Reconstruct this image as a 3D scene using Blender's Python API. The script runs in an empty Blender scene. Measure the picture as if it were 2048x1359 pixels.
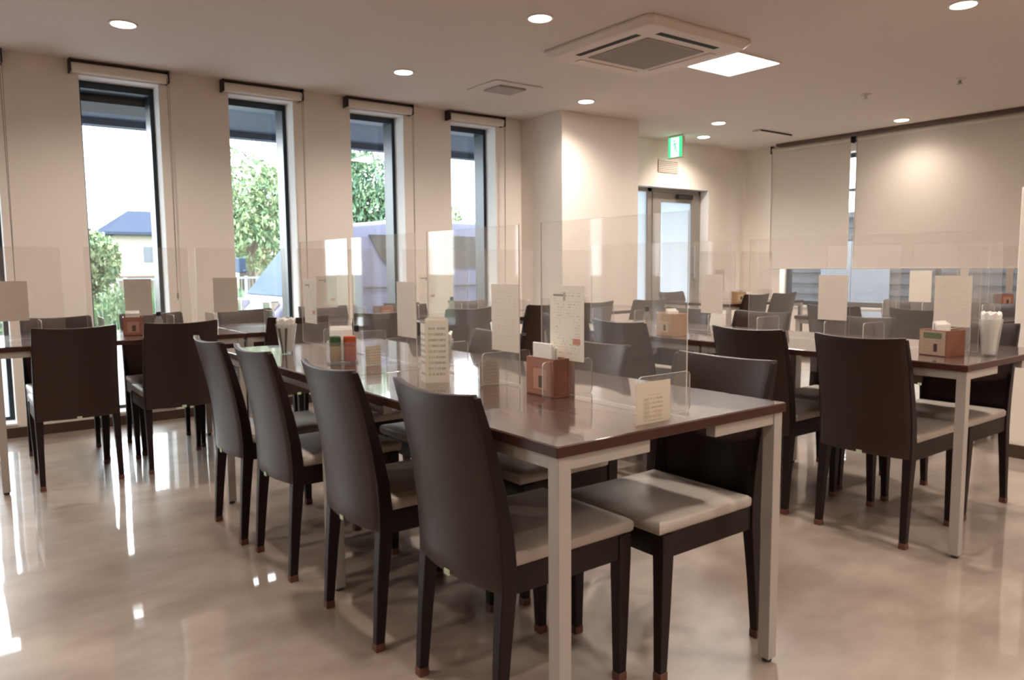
import bpy, bmesh, math, random
from mathutils import Vector, Matrix, Euler
random.seed(7)
S = bpy.context.scene
COL = S.collection
PI = math.pi

# ------------------------------------------------------------------ camera
FOC, YAW, PITCH, ROLL, CAMH = 1505.54, math.radians(53.269), math.radians(5.6246), math.radians(-0.5096), 1.12
fw = Vector((math.cos(YAW)*math.cos(PITCH), math.sin(YAW)*math.cos(PITCH), -math.sin(PITCH)))
rt = Vector((math.sin(YAW), -math.cos(YAW), 0)); up = rt.cross(fw)
rt2 = rt*math.cos(ROLL)+up*math.sin(ROLL); up2 = -rt*math.sin(ROLL)+up*math.cos(ROLL)
cd = bpy.data.cameras.new('camera'); cam = bpy.data.objects.new('camera', cd); COL.objects.link(cam)
M = Matrix((rt2, up2, -fw)).transposed().to_4x4(); M.translation = (0, 0, CAMH); cam.matrix_world = M
cd.sensor_width = 36; cd.lens = FOC/2048*36; cd.clip_start = .05; cd.clip_end = 300
S.camera = cam

# ------------------------------------------------------------------ world, exposure
w = bpy.data.worlds.new('world'); S.world = w; w.use_nodes = True
bg = w.node_tree.nodes['Background']; bg.inputs[0].default_value = (.965, .98, 1.0, 1); bg.inputs[1].default_value = 8.0
S.view_settings.view_transform = 'Standard'; S.view_settings.look = 'None'
S.view_settings.gamma = 1; S.view_settings.use_curve_mapping = False
S.view_settings.exposure = 0.69
S.cycles.max_bounces = 10; S.cycles.diffuse_bounces = 5; S.cycles.glossy_bounces = 5
S.cycles.transparent_max_bounces = 24; S.cycles.transmission_bounces = 6
S.cycles.caustics_reflective = False; S.cycles.caustics_refractive = False
S.cycles.sample_clamp_indirect = 6.0
S.cycles.use_denoising = True
S.cycles.filter_width = 2.6

ROOM_X0, ROOM_Y0, WY, BX, CH = -6.5, -3.6, 5.989, 8.183, 2.53
WARM = (1.0, .885, .775)
SPOT_W = 57.0

def light(kind, loc, energy, color, rot=(0, 0, 0), **kw):
    ld = bpy.data.lights.new(kind.lower()+'_lamp', kind); ld.energy = energy; ld.color = color
    for k, v in kw.items(): setattr(ld, k, v)
    o = bpy.data.objects.new(kind.lower()+'_lamp', ld); o.location = loc; o.rotation_euler = rot; COL.objects.link(o)
    return o

# daylight portals in the window openings
WIN_X0, WIN_P, WIN_W = .797, .995, .515
for k in range(-5, 4):
    x = WIN_X0+k*WIN_P+WIN_W/2
    p = light('AREA', (x, WY+.34, 1.25), 1, (1, 1, 1), (-PI/2, 0, 0), shape='RECTANGLE', size=WIN_W, size_y=2.3)
    p.data.cycles.is_portal = True

# ------------------------------------------------------------------ materials
MATS = {}
def nodes(name):
    m = bpy.data.materials.new(name); m.use_nodes = True
    nt = m.node_tree; b = nt.nodes['Principled BSDF']; MATS[name] = m
    return m, nt, b
def setp(b, **k):
    for kk, v in k.items():
        n = kk.replace('_', ' ')
        if isinstance(v, tuple) and len(v) == 3: v = (*v, 1)
        b.inputs[n].default_value = v
def mat(name, col, rough=.5, metal=0., noise=0., nscale=20., bump=0., bscale=200., coat=0., coatr=.05, spec=.5):
    m, nt, b = nodes(name)
    setp(b, Base_Color=col, Roughness=rough, Metallic=metal, Coat_Weight=coat, Coat_Roughness=coatr, Specular_IOR_Level=spec)
    if noise or bump:
        tc = nt.nodes.new('ShaderNodeTexCoord')
    if noise:
        n = nt.nodes.new('ShaderNodeTexNoise'); n.inputs['Scale'].default_value = nscale; n.inputs['Detail'].default_value = 4
        nt.links.new(tc.outputs['Object'], n.inputs['Vector'])
        mx = nt.nodes.new('ShaderNodeMix'); mx.data_type = 'RGBA'
        mx.inputs[6].default_value = (*[c*(1-noise) for c in col], 1); mx.inputs[7].default_value = (*[min(1, c*(1+noise)) for c in col], 1)
        nt.links.new(n.outputs['Fac'], mx.inputs[0]); nt.links.new(mx.outputs[2], b.inputs['Base Color'])
    if bump:
        n2 = nt.nodes.new('ShaderNodeTexNoise'); n2.inputs['Scale'].default_value = bscale
        nt.links.new(tc.outputs['Object'], n2.inputs['Vector'])
        bp = nt.nodes.new('ShaderNodeBump'); bp.inputs['Strength'].default_value = bump; bp.inputs['Distance'].default_value = .002
        nt.links.new(n2.outputs['Fac'], bp.inputs['Height']); nt.links.new(bp.outputs[0], b.inputs['Normal'])
    return m
def emis(name, col, st):
    m, nt, b = nodes(name); setp(b, Base_Color=col, Emission_Color=col, Emission_Strength=st, Roughness=.6); return m

WALL = mat('wall_paint', (.82, .745, .67), .85, bump=.25, bscale=350)
CEIL = mat('ceiling_board', (.70, .63, .58), .9, bump=.3, bscale=300)
BASE = mat('brown_skirting', (.055, .03, .02), .4)
BLACKW = mat('dark_stained_wood', (.012, .0042, .0035), .48, noise=.25, nscale=30, spec=.28)
VINYL = mat('brown_vinyl', (.029, .013, .009), .38, noise=.12, nscale=8, bump=.15, bscale=500, spec=.40)
SEAT = mat('taupe_leather', (.44, .38, .33), .42, noise=.08, nscale=9, bump=.2, bscale=300)
TIP = mat('brown_foot_cap', (.13, .045, .03), .6)
STEEL = mat('painted_steel', (.42, .38, .345), .38, metal=.25)
GLIDE = mat('dark_glide', (.03, .03, .03), .5)
FRAMEM = mat('dark_window_frame', (.025, .035, .045), .35, metal=.4)
REVEAL = mat('reveal_paint', (.82, .80, .78), .8)
ALU = mat('grey_aluminium', (.33, .29, .26), .45, metal=.5)
BLIND = mat('cream_blind_fabric', (.74, .67, .59), .8, bump=.15, bscale=600)
BRK = mat('black_bracket', (.012, .01, .01), .5)
CORD = mat('grey_cord', (.25, .2, .17), .6)
ACW = mat('cream_plastic', (.72, .62, .54), .5)
ACG = mat('grey_grille', (.36, .32, .29), .6)
DARK = mat('black_slot', (.01, .008, .007), .8)
WHITEP = mat('white_paper', (.82, .77, .70), .7)
NAPK = mat('white_napkin', (.85, .82, .78), .9, bump=.6, bscale=120)
LAMPM = emis('lamp_glow', (1, .93, .82), 14)
PANELM = emis('panel_glow', (1, .97, .93), 12)
TRIMW = mat('white_trim_ring', (.75, .70, .65), .4)
GREENB = mat('green_label', (.04, .09, .03), .5)
ORANGE = mat('orange_sauce', (.45, .09, .03), .35)
WOODC = mat('reddish_wood', (.22, .085, .05), .45, noise=.3, nscale=25)
WOODL = mat('pale_wood', (.42, .24, .13), .5, noise=.25, nscale=25)
CHROME = mat('bright_steel', (.6, .58, .55), .2, metal=1)
TAGM = mat('pale_label_tag', (.5, .6, .42), .5)

# floor: polished mottled sheet
m, nt, b = nodes('polished_floor'); FLOOR = m
tc = nt.nodes.new('ShaderNodeTexCoord')
mp = nt.nodes.new('ShaderNodeMapping'); mp.inputs['Scale'].default_value = (1.0, 1.7, 1); mp.inputs['Rotation'].default_value = (0, 0, .5)
nt.links.new(tc.outputs['Object'], mp.inputs['Vector'])
n1 = nt.nodes.new('ShaderNodeTexNoise'); n1.inputs['Scale'].default_value = 2.2; n1.inputs['Detail'].default_value = 6; n1.inputs['Roughness'].default_value = .62
nt.links.new(mp.outputs[0], n1.inputs['Vector'])
cr = nt.nodes.new('ShaderNodeValToRGB')
cr.color_ramp.elements[0].position = .34; cr.color_ramp.elements[0].color = (.255, .192, .158, 1)
cr.color_ramp.elements[1].position = .66; cr.color_ramp.elements[1].color = (.40, .325, .27, 1)
nt.links.new(n1.outputs['Fac'], cr.inputs[0]); nt.links.new(cr.outputs[0], b.inputs['Base Color'])
setp(b, Roughness=.38, Coat_Weight=1.0, Coat_Roughness=.045, Coat_IOR=1.65, Specular_IOR_Level=.5)
n2 = nt.nodes.new('ShaderNodeTexNoise'); n2.inputs['Scale'].default_value = 3.5; n2.inputs['Detail'].default_value = 2
nt.links.new(tc.outputs['Object'], n2.inputs['Vector'])
bp = nt.nodes.new('ShaderNodeBump'); bp.inputs['Strength'].default_value = .12; bp.inputs['Distance'].default_value = .01
nt.links.new(n2.outputs['Fac'], bp.inputs['Height']); nt.links.new(bp.outputs[0], b.inputs['Coat Normal'])

# tabletop: dark brown lacquered wood, grain along the top
m, nt, b = nodes('lacquered_tabletop'); TOP = m
tc = nt.nodes.new('ShaderNodeTexCoord'); mp = nt.nodes.new('ShaderNodeMapping'); mp.inputs['Scale'].default_value = (30, 2, 30)
nt.links.new(tc.outputs['Object'], mp.inputs['Vector'])
n1 = nt.nodes.new('ShaderNodeTexNoise'); n1.inputs['Scale'].default_value = 2; n1.inputs['Detail'].default_value = 5
nt.links.new(mp.outputs[0], n1.inputs['Vector'])
cr = nt.nodes.new('ShaderNodeValToRGB')
cr.color_ramp.elements[0].position = .3; cr.color_ramp.elements[0].color = (.030, .012, .009, 1)
cr.color_ramp.elements[1].position = .7; cr.color_ramp.elements[1].color = (.075, .027, .018, 1)
nt.links.new(n1.outputs['Fac'], cr.inputs[0]); nt.links.new(cr.outputs[0], b.inputs['Base Color'])
setp(b, Roughness=.42, Coat_Weight=1., Coat_Roughness=.055, Coat_IOR=1.9, Specular_IOR_Level=.6)

EDGEW = mat('reddish_table_edge', (.050, .016, .011), .4, noise=.3, nscale=18, spec=.3)
def clear(name, tint, haze, hazecol, fres=1.5, rough=.02):
    m, nt, b = nodes(name); nt.nodes.remove(b); out = nt.nodes['Material Output']
    tr = nt.nodes.new('ShaderNodeBsdfTransparent'); tr.inputs[0].default_value = (*tint, 1)
    df = nt.nodes.new('ShaderNodeBsdfDiffuse'); df.inputs[0].default_value = (*hazecol, 1)
    gl = nt.nodes.new('ShaderNodeBsdfGlossy'); gl.inputs['Roughness'].default_value = rough
    m1 = nt.nodes.new('ShaderNodeMixShader'); m1.inputs[0].default_value = haze
    m2 = nt.nodes.new('ShaderNodeMixShader'); lw = nt.nodes.new('ShaderNodeLayerWeight'); lw.inputs[0].default_value = .5
    pw = nt.nodes.new('ShaderNodeMath'); pw.operation = 'POWER'; pw.inputs[1].default_value = 5; nt.links.new(lw.outputs['Facing'], pw.inputs[0])
    f0 = ((fres-1)/(fres+1))**2; fr = nt.nodes.new('ShaderNodeMath'); fr.operation = 'MULTIPLY_ADD'; fr.inputs[1].default_value = 1-f0; fr.inputs[2].default_value = f0; nt.links.new(pw.outputs[0], fr.inputs[0])
    nt.links.new(tr.outputs[0], m1.inputs[1]); nt.links.new(df.outputs[0], m1.inputs[2])
    nt.links.new(fr.outputs[0], m2.inputs[0]); nt.links.new(m1.outputs[0], m2.inputs[1]); nt.links.new(gl.outputs[0], m2.inputs[2])
    nt.links.new(m2.outputs[0], out.inputs[0])
    return m
GLASS = clear('window_glass', (.95, .98, .98), 0.0, (1, 1, 1), 1.45, .01)
ACRYL = clear('clear_acrylic', (.975, .965, .955), .07, (.9, .87, .84), 1.27, .03)
ACEDGE = mat('acrylic_edge', (.62, .57, .53), .3)
ACFOOT = clear('acrylic_foot', (.95, .94, .93), .07, (.9, .87, .84), 1.4, .03)
TUMB = clear('clear_tumbler', (.93, .93, .92), .14, (.9, .88, .85), 1.45, .05)
# frosted film of the door
m, nt, b = nodes('frosted_door_film'); nt.nodes.remove(b); FROST = m
tl = nt.nodes.new('ShaderNodeBsdfTranslucent'); tl.inputs[0].default_value = (.62, .67, .70, 1)
gl = nt.nodes.new('ShaderNodeBsdfGlossy'); gl.inputs['Roughness'].default_value = .15
ms = nt.nodes.new('ShaderNodeMixShader'); ms.inputs[0].default_value = .05
nt.links.new(tl.outputs[0], ms.inputs[1]); nt.links.new(gl.outputs[0], ms.inputs[2]); nt.links.new(ms.outputs[0], nt.nodes['Material Output'].inputs[0])

def printed(name, paper, ink, w, h, rows, density=.5, stamp=False, picture=None, rough=.6):
    """paper with rows of small unreadable print; object coordinates x across, z up"""
    m, nt, b = nodes(name); L = nt.links.new
    tc = nt.nodes.new('ShaderNodeTexCoord'); sx = nt.nodes.new('ShaderNodeSeparateXYZ'); L(tc.outputs['Object'], sx.inputs[0])
    def math_(op, a, b_=None, c=None):
        n = nt.nodes.new('ShaderNodeMath'); n.operation = op
        for i, v in enumerate((a, b_, c)):
            if v is None: continue
            if isinstance(v, (int, float)): n.inputs[i].default_value = v
            else: L(v, n.inputs[i])
        return n.outputs[0]
    zz = math_('MULTIPLY', sx.outputs[2], rows/h)
    fr = math_('FRACT', zz); fl = math_('FLOOR', zz)
    inrow = math_('MULTIPLY', math_('GREATER_THAN', fr, .3), math_('LESS_THAN', fr, .72))
    cb = nt.nodes.new('ShaderNodeCombineXYZ'); L(math_('MULTIPLY', sx.outputs[0], 260), cb.inputs[0]); L(math_('MULTIPLY', fl, 7.3), cb.inputs[1])
    nz = nt.nodes.new('ShaderNodeTexNoise'); nz.inputs['Scale'].default_value = 1.0; nz.inputs['Detail'].default_value = 2; L(cb.outputs[0], nz.inputs['Vector'])
    word = math_('GREATER_THAN', nz.outputs['Fac'], density)
    mx_ = math_('LESS_THAN', math_('ABSOLUTE', sx.outputs[0]), w*.40)
    mz = math_('MULTIPLY', math_('GREATER_THAN', sx.outputs[2], h*.07), math_('LESS_THAN', sx.outputs[2], h*.92))
    k = math_('MULTIPLY', math_('MULTIPLY', inrow, word), math_('MULTIPLY', mx_, mz))
    mix = nt.nodes.new('ShaderNodeMix'); mix.data_type = 'RGBA'; mix.inputs[6].default_value = (*paper, 1); mix.inputs[7].default_value = (*ink, 1)
    L(k, mix.inputs[0]); out = mix.outputs[2]
    def patch(out, x0, x1, z0, z1, col, fac=1.):
        a = math_('MULTIPLY', math_('GREATER_THAN', sx.outputs[0], x0), math_('LESS_THAN', sx.outputs[0], x1))
        c = math_('MULTIPLY', math_('GREATER_THAN', sx.outputs[2], z0), math_('LESS_THAN', sx.outputs[2], z1))
        q = math_('MULTIPLY', math_('MULTIPLY', a, c), fac)
        mi = nt.nodes.new('ShaderNodeMix'); mi.data_type = 'RGBA'; L(q, mi.inputs[0]); L(out, mi.inputs[6]); mi.inputs[7].default_value = (*col, 1)
        return mi.outputs[2]
    if stamp:
        out = patch(out, -w*.20, w*.22, h*.32, h*.56, paper)
        out = patch(out, w*.18, w*.40, h*.22, h*.30, (.55, .2, .13), .9)
        out = patch(out, -w*.40, -w*.1, h*.855, h*.885, (.3, .27, .22))
        out = patch(out, -w*.1, -w*.03, h*.80, h*.91, (.4, .38, .3))
    for pc in (picture or []): out = patch(out, *pc)
    L(out, b.inputs['Base Color']); setp(b, Roughness=rough)
    return m
CREAM = (.80, .74, .64)
FLY = printed('printed_flyer', CREAM, (.50, .45, .38), .148, .215, 26, .55, True)
NOTE = printed('printed_notice', (.72, .64, .55), (.66, .58, .50), .148, .215, 20, .5)
MENU = printed('menu_print', (.80, .74, .62), (.50, .46, .36), .07, .205, 11, .44, picture=[(-.03, -.02, .02, .17, (.62, .62, .42), .4)])
PHOTO = printed('photo_print', (.62, .54, .43), (.40, .34, .25), .08, .075, 7, .45, picture=[(-.035, -.015, .01, .06, (.45, .40, .30), .6), (.005, .03, .012, .03, (.6, .40, .28), .6)])
CPIC = printed('caddy_picture_red', (.36, .16, .11), (.28, .11, .07), .1, .1, 9, .5, picture=[(-.03, .03, .02, .08, (.5, .27, .2)), (-.006, .014, .025, .06, (.12, .07, .05))])
CPICL = printed('caddy_picture_tan', (.50, .32, .18), (.42, .25, .13), .1, .1, 9, .5, picture=[(-.03, .03, .02, .08, (.60, .44, .27)), (-.008, .012, .03, .06, (.1, .07, .05))])
CPICG = printed('caddy_picture_green', (.40, .28, .20), (.34, .22, .15), .1, .1, 9, .5, picture=[(-.04, .04, .07, .094, (.12, .13, .06)), (.006, .022, .018, .05, (.05, .012, .01))])

# ------------------------------------------------------------------ mesh helpers
class MB:
    def __init__(s): s.v = []; s.f = []; s.mi = []
    def add(s, v, f, mi=0):
        o = len(s.v); s.v += [tuple(p) for p in v]; s.f += [tuple(i+o for i in q) for q in f]; s.mi += [mi]*len(f); return s
    def box(s, x0, x1, y0, y1, z0, z1, mi=0):
        v = [(x0, y0, z0), (x1, y0, z0), (x1, y1, z0), (x0, y1, z0), (x0, y0, z1), (x1, y0, z1), (x1, y1, z1), (x0, y1, z1)]
        return s.add(v, [(0, 3, 2, 1), (4, 5, 6, 7), (0, 1, 5, 4), (1, 2, 6, 5), (2, 3, 7, 6), (3, 0, 4, 7)], mi)
    def loft(s, rings, cap=True, mi=0):
        n = len(rings[0]); v = [p for r in rings for p in r]; f = []
        for k in range(len(rings)-1):
            for i in range(n):
                j = (i+1) % n; f.append((k*n+i, k*n+j, (k+1)*n+j, (k+1)*n+i))
        if cap: f.append(tuple(range(n-1, -1, -1))); f.append(tuple((len(rings)-1)*n+i for i in range(n)))
        return s.add(v, f, mi)
    def lathe(s, prof, c=(0, 0, 0), n=24, cap=True, mi=0):
        rings = [[(c[0]+r*math.cos(2*PI*i/n), c[1]+r*math.sin(2*PI*i/n), c[2]+z) for i in range(n)] for r, z in prof]
        return s.loft(rings, cap, mi)
    def tube(s, a, b, r, n=10, mi=0, r2=None):
        a = Vector(a); b = Vector(b); d = (b-a).normalized(); q = d.to_track_quat('Z', 'Y'); r2 = r if r2 is None else r2
        ring = lambda c, rr: [tuple(c+q @ Vector((rr*math.cos(2*PI*i/n), rr*math.sin(2*PI*i/n), 0))) for i in range(n)]
        return s.loft([ring(a, r), ring(b, r2)], True, mi)
    def prism(s, pts, axis, a0, a1, mi=0):
        """polygon pts in the plane normal to axis ('x','y','z'), from a0 to a1"""
        P = {'x': lambda u, v, a: (a, u, v), 'y': lambda u, v, a: (u, a, v), 'z': lambda u, v, a: (u, v, a)}[axis]
        return s.loft([[P(u, v, a0) for u, v in pts], [P(u, v, a1) for u, v in pts]], True, mi)
    def build(s, name, mats, parent=None, bevel=0, seg=2, smooth=False, loc=None, rot=None, ang=.6):
        me = bpy.data.meshes.new(name); me.from_pydata(s.v, [], s.f)
        if not isinstance(mats, (list, tuple)): mats = [mats]
        for m_ in mats: me.materials.append(m_)
        me.polygons.foreach_set('material_index', s.mi)
        bm = bmesh.new(); bm.from_mesh(me)
        bmesh.ops.recalc_face_normals(bm, faces=bm.faces)
        if bevel:
            ed = [e for e in bm.edges if len(e.link_faces) == 2 and e.calc_face_angle(0) > ang]
            bmesh.ops.bevel(bm, geom=ed, offset=bevel, segments=seg, affect='EDGES', profile=.5, clamp_overlap=True)
        bm.to_mesh(me); bm.free()
        if smooth:
            me.polygons.foreach_set('use_smooth', [True]*len(me.polygons))
            me.set_sharp_from_angle(angle=math.radians(40))
        o = bpy.data.objects.new(name, me); COL.objects.link(o)
        if parent: o.parent = parent
        if loc is not None: o.location = loc
        if rot is not None: o.rotation_euler = rot
        return o
def tag(o, label=None, cat=None, group=None, kind=None):
    if label: o['label'] = label
    if cat: o['category'] = cat
    if group: o['group'] = group
    if kind: o['kind'] = kind
    return o
def empty(name, loc=(0, 0, 0), rz=0):
    o = bpy.data.objects.new(name, None); o.location = loc; o.rotation_euler = (0, 0, rz); o.empty_display_size = .05; COL.objects.link(o); return o
def struct(o): o['kind'] = 'structure'; return o
def kids(o): return [c for c in bpy.data.objects if c.parent == o]
def copy_tree(o, parent=None):
    c = o.copy(); COL.objects.link(c); c.parent = parent
    for ch in kids(o): copy_tree(ch, c)
    return c

# ------------------------------------------------------------------ the room
struct(MB().box(ROOM_X0-.3, BX+.3, ROOM_Y0-.3, WY+.3, -.12, 0).build('floor', FLOOR))
struct(MB().box(ROOM_X0-.3, BX+.3, ROOM_Y0-.3, WY+.3, CH, CH+.15).build('ceiling', CEIL))
SILL, HEAD = .085, 2.44
mb = MB(); xs = [ROOM_X0-.3]
for k in range(-5, 4):
    a = WIN_X0+k*WIN_P
    if a+WIN_W > ROOM_X0+.2: xs += [a, a+WIN_W]
DX0, DX1, DZ = 6.10, 7.47, 2.01
xs += [DX0, DX1, BX+.3]
for i in range(0, len(xs)-1, 2): mb.box(xs[i], xs[i+1], WY, WY+.33, 0, CH)
for i in range(1, len(xs)-2, 2):
    if xs[i] == DX0: mb.box(xs[i], xs[i+1], WY, WY+.33, DZ, CH)
    else:
        mb.box(xs[i], xs[i+1], WY, WY+.33, 0, SILL); mb.box(xs[i], xs[i+1], WY, WY+.33, HEAD, CH)
struct(mb.build('wall_left', WALL))
PX0, PX1, PY = 4.60, 5.60, 5.37
struct(MB().box(PX0, PX1, PY, WY, 0, CH).build('wall_pilaster', WALL))
# blind wall with its wide window
GY0, GY1, GZ0, GZ1 = 1.9, 5.46, .62, 2.36
mb = MB(); mb.box(BX, BX+.25, GY1, WY+.3, 0, CH); mb.box(BX, BX+.25, ROOM_Y0-.3, GY0, 0, CH)
mb.box(BX, BX+.25, GY0, GY1, 0, GZ0); mb.box(BX, BX+.25, GY0, GY1, GZ1, CH)
struct(mb.build('wall_right', WALL))
struct(MB().box(ROOM_X0-.3, ROOM_X0, ROOM_Y0, WY, 0, CH).build('wall_front', WALL))
struct(MB().box(ROOM_X0-.3, BX+.3, ROOM_Y0-.3, ROOM_Y0, 0, CH).build('wall_back', WALL))
# low partition at the right edge
struct(MB().box(4.84, 4.98, -.2, 1.71, 0, 1.53).build('wall_partition', WALL, bevel=.004))
struct(MB().box(4.828, 4.84, -.2, 1.722, 0, .075).box(4.828, 4.98, 1.71, 1.722, 0, .075).build('baseboard_partition', BASE))
mb = MB(); mb.box(ROOM_X0, PX0, WY-.012, WY, 0, .068); mb.box(PX1, DX0, WY-.012, WY, 0, .068); mb.box(DX1, BX, WY-.012, WY, 0, .068)
struct(mb.build('baseboard_left', BASE))
mb = MB(); mb.box(PX0-.012, PX0, PY-.012, WY-.012, 0, .068); mb.box(PX0, PX1+.012, PY-.012, PY, 0, .068); mb.box(PX1, PX1+.012, PY, WY-.012, 0, .068)
struct(mb.build('baseboard_pilaster', BASE))
struct(MB().box(BX-.012, BX, ROOM_Y0, WY-.012, 0, .068).build('baseboard_right', BASE))
struct(MB().box(7.985, 8.075, 1.2, 5.42, CH-.03, CH-.0005).build('trim_1', mat('brown_blind_track', (.10, .06, .045), .6)))

# windows in the left wall
for i, k in enumerate(range(-5, 4)):
    a = WIN_X0+k*WIN_P; b_ = a+WIN_W; y0, y1 = WY+.165, WY+.325; t = .035
    mb = MB(); mb.box(a, a+t, y0, y1, SILL, HEAD); mb.box(b_-t, b_, y0, y1, SILL, HEAD)
    mb.box(a+t, b_-t, y0, y1, SILL, SILL+.035); mb.box(a+t, b_-t, y0, y1, HEAD-.05, HEAD)
    wn = mb.build('window_%d' % (i+1), FRAMEM, bevel=.003); struct(wn)
    MB().box(a+t, b_-t, y1-.03, y1-.022, SILL+.035, HEAD-.05).build('window_pane', GLASS, wn)
    mb = MB(); mb.box(a, b_, WY-.006, y0, SILL, SILL+.012)
    mb.box(a, a+.006, WY, y0, SILL+.012, HEAD); mb.box(b_-.006, b_, WY, y0, SILL+.012, HEAD)
    mb.build('window_reveal', REVEAL, wn)

# wide window behind the big blinds
mb = MB(); y0, y1 = GY0, GY1; xg = BX+.14
mb.box(xg, xg+.05, y0, y0+.05, GZ0, GZ1); mb.box(xg, xg+.05, y1-.05, y1, GZ0, GZ1); mb.box(xg, xg+.05, y0, y1, GZ0, GZ0+.05); mb.box(xg, xg+.05, y0, y1, GZ1-.05, GZ1)
mb.box(xg, xg+.05, y0+.05, y1-.05, 1.93, 1.965)
for yy in (3.68, 4.55): mb.box(xg, xg+.05, yy-.02, yy+.02, GZ0+.05, GZ1-.05) if yy < 4 else None
w7 = struct(mb.build('window_10', FRAMEM))
MB().box(xg+.02, xg+.028, y0+.05, y1-.05, GZ0+.05, GZ1-.05).build('window_pane', GLASS, w7)
MB().box(BX-.03, xg, GY0-.02, GY1+.02, GZ0-.025, GZ0).build('window_sill', REVEAL, w7)

# door with sidelight
dy = WY+.12
mb = MB(); mb.box(DX0, DX0+.05, dy, dy+.06, 0, DZ); mb.box(DX1-.045, DX1, dy, dy+.06, 0, DZ); mb.box(DX0, DX1, dy, dy+.06, DZ-.05, DZ); mb.box(6.53, 6.60, dy, dy+.06, 0, DZ)
dr = struct(mb.build('door_1', ALU, bevel=.002))
mb = MB(); a, b_ = 6.605, 7.42
mb.box(a, a+.14, dy-.01, dy+.03, .01, DZ-.055); mb.box(b_-.13, b_, dy-.01, dy+.03, .01, DZ-.055); mb.box(a+.14, b_-.13, dy-.01, dy+.03, DZ-.16, DZ-.055); mb.box(a+.14, b_-.13, dy-.01, dy+.03, .01, .16)
leaf = mb.build('door_leaf', ALU, dr, bevel=.002)
MB().box(a+.14, b_-.13, dy+.008, dy+.014, .16, DZ-.16).build('door_glass', FROST, leaf)
MB().box(DX0+.05, 6.53, dy+.02, dy+.026, 0, DZ-.05).build('sidelight_glass', FROST, dr)
MB().box(7.0, 7.26, dy-.06, dy-.01, DZ-.115, DZ-.065).build('door_closer', BRK, leaf, bevel=.006)
MB().tube((7.32, dy-.05, .95), (7.32, dy-.05, 1.35), .012).tube((7.32, dy-.05, .99), (7.32, dy, .99), .008).tube((7.32, dy-.05, 1.31), (7.32, dy, 1.31), .008).build('door_handle', CHROME, leaf, smooth=True)
MB().box(DX0, DX0+.006, WY, dy, 0, DZ).box(DX1-.006, DX1, WY, dy, 0, DZ).box(DX0, DX1, WY, dy, DZ-.006, DZ).build('door_reveal', REVEAL, dr)

# ------------------------------------------------------------------ small roller blinds over the narrow windows
NTH = ['first', 'second', 'third', 'fourth']
WHERE = {-2: None, -1: 'rolled-up cream blind above the window cut by the left frame edge', 0: 'rolled-up cream blind above the leftmost whole window, house visible outside',
         1: 'rolled-up cream blind above the second window, van windscreen outside', 2: 'rolled-up cream blind above the third window, dense tree outside', 3: 'rolled-up cream blind above the fourth window, nearest the pilaster'}
proto = None
for k in range(-1, 4):
    x0 = WIN_X0+k*WIN_P-.055; L = .625
    if proto is None:
        o = empty('roller_blind', (x0, WY-.055, 2.475)); proto = o
        MB().tube((.012, 0, 0), (L-.012, 0, 0), .034, 20).build('rolled_fabric', BLIND, o, smooth=True)
        for xx in (0, L-.012): MB().box(xx, xx+.012, -.036, .055, -.036, .052).build('bracket', BRK, o, bevel=.003)
        MB().box(0, L, -.012, .055, .044, .052).build('rail', BASE, o)
        mb = MB(); mb.tube((L-.02, -.038, 0), (L-.02, -.03, -1.55), .0022, 6); mb.tube((L-.006, -.034, 0), (L-.02, -.03, -1.55), .0018, 6); mb.lathe([(.003, -1.58), (.008, -1.56), (.006, -1.53)], (L-.02, -.03, 0), 8)
        mb.build('pull_cord', CORD, o, smooth=True)
    else:
        o = copy_tree(proto); o.location = (x0, WY-.055, 2.475)
    tag(o, WHERE[k], 'blind', 'small blinds over the narrow windows')
# big blinds
for (ya, yb, lab) in ((4.555, 5.56, 'wide cream roller blind lowered in the far corner, left of the bright gap'), (1.9, 4.495, 'very wide cream roller blind lowered on the right wall, lit by a ceiling lamp')):
    xb = BX-.075; o = empty('roller_blind', (xb, (ya+yb)/2, 1.06)); h = (yb-ya)/2
    MB().box(-.001, .001, -h, h, 0, 1.40).build('blind_fabric', BLIND, o)
    MB().tube((.0, -h, .0), (.0, h, .0), .009, 10).build('bottom_bar', BLIND, o, smooth=True)
    MB().tube((.02, -h, 1.42), (.02, h, 1.42), .03, 16).build('roller_tube', BLIND, o, smooth=True)
    for s in (-h-.012, h): MB().box(-.015, .055, s, s+.012, 1.38, 1.468).build('bracket', BRK, o)
    MB().tube((-.025, h-.02, 1.42), (-.02, h-.02, .1), .003, 6).build('pull_cord', CORD, o, smooth=True)
    tag(o, lab, 'blind', 'wide blinds on the right wall')

# ------------------------------------------------------------------ ceiling fittings
def downlight(x, y, label, inframe=True, e=1.0):
    o = empty('downlight', (x, y, CH))
    n = 32
    MB().lathe([(.078, 0), (.078, -.006), (.066, -.008), (.062, -.001)], n=n, cap=False).build('trim_ring', TRIMW, o, smooth=True)
    MB().lathe([(.0625, -.004), (.058, -.009), (.001, -.0125)], n=n).build('lens', LAMPM, o, smooth=True)
    tag(o, label, 'ceiling light', 'round recessed downlights')
    light('SPOT', (x, y, CH-.03), SPOT_W*e, WARM, (0, 0, 0), spot_size=math.radians(150), spot_blend=1.0, shadow_soft_size=.06)
    return o
downlight(.908, 4.943, 'round recessed ceiling light at upper left, above the first whole window')
downlight(2.752, 4.977, 'round recessed ceiling light between the third and fourth windows')
downlight(2.811, 3.472, 'round recessed ceiling light just left of the air conditioner', e=1.2)
downlight(4.52, 4.956, 'round recessed ceiling light directly in front of the pilaster')
downlight(6.30, 4.943, 'round recessed ceiling light right of the pilaster, nearer than the exit sign')
downlight(6.84, 5.569, 'round recessed ceiling light right beside the green exit sign')
downlight(4.576, 1.951, 'round recessed ceiling light at the top right edge')
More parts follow.
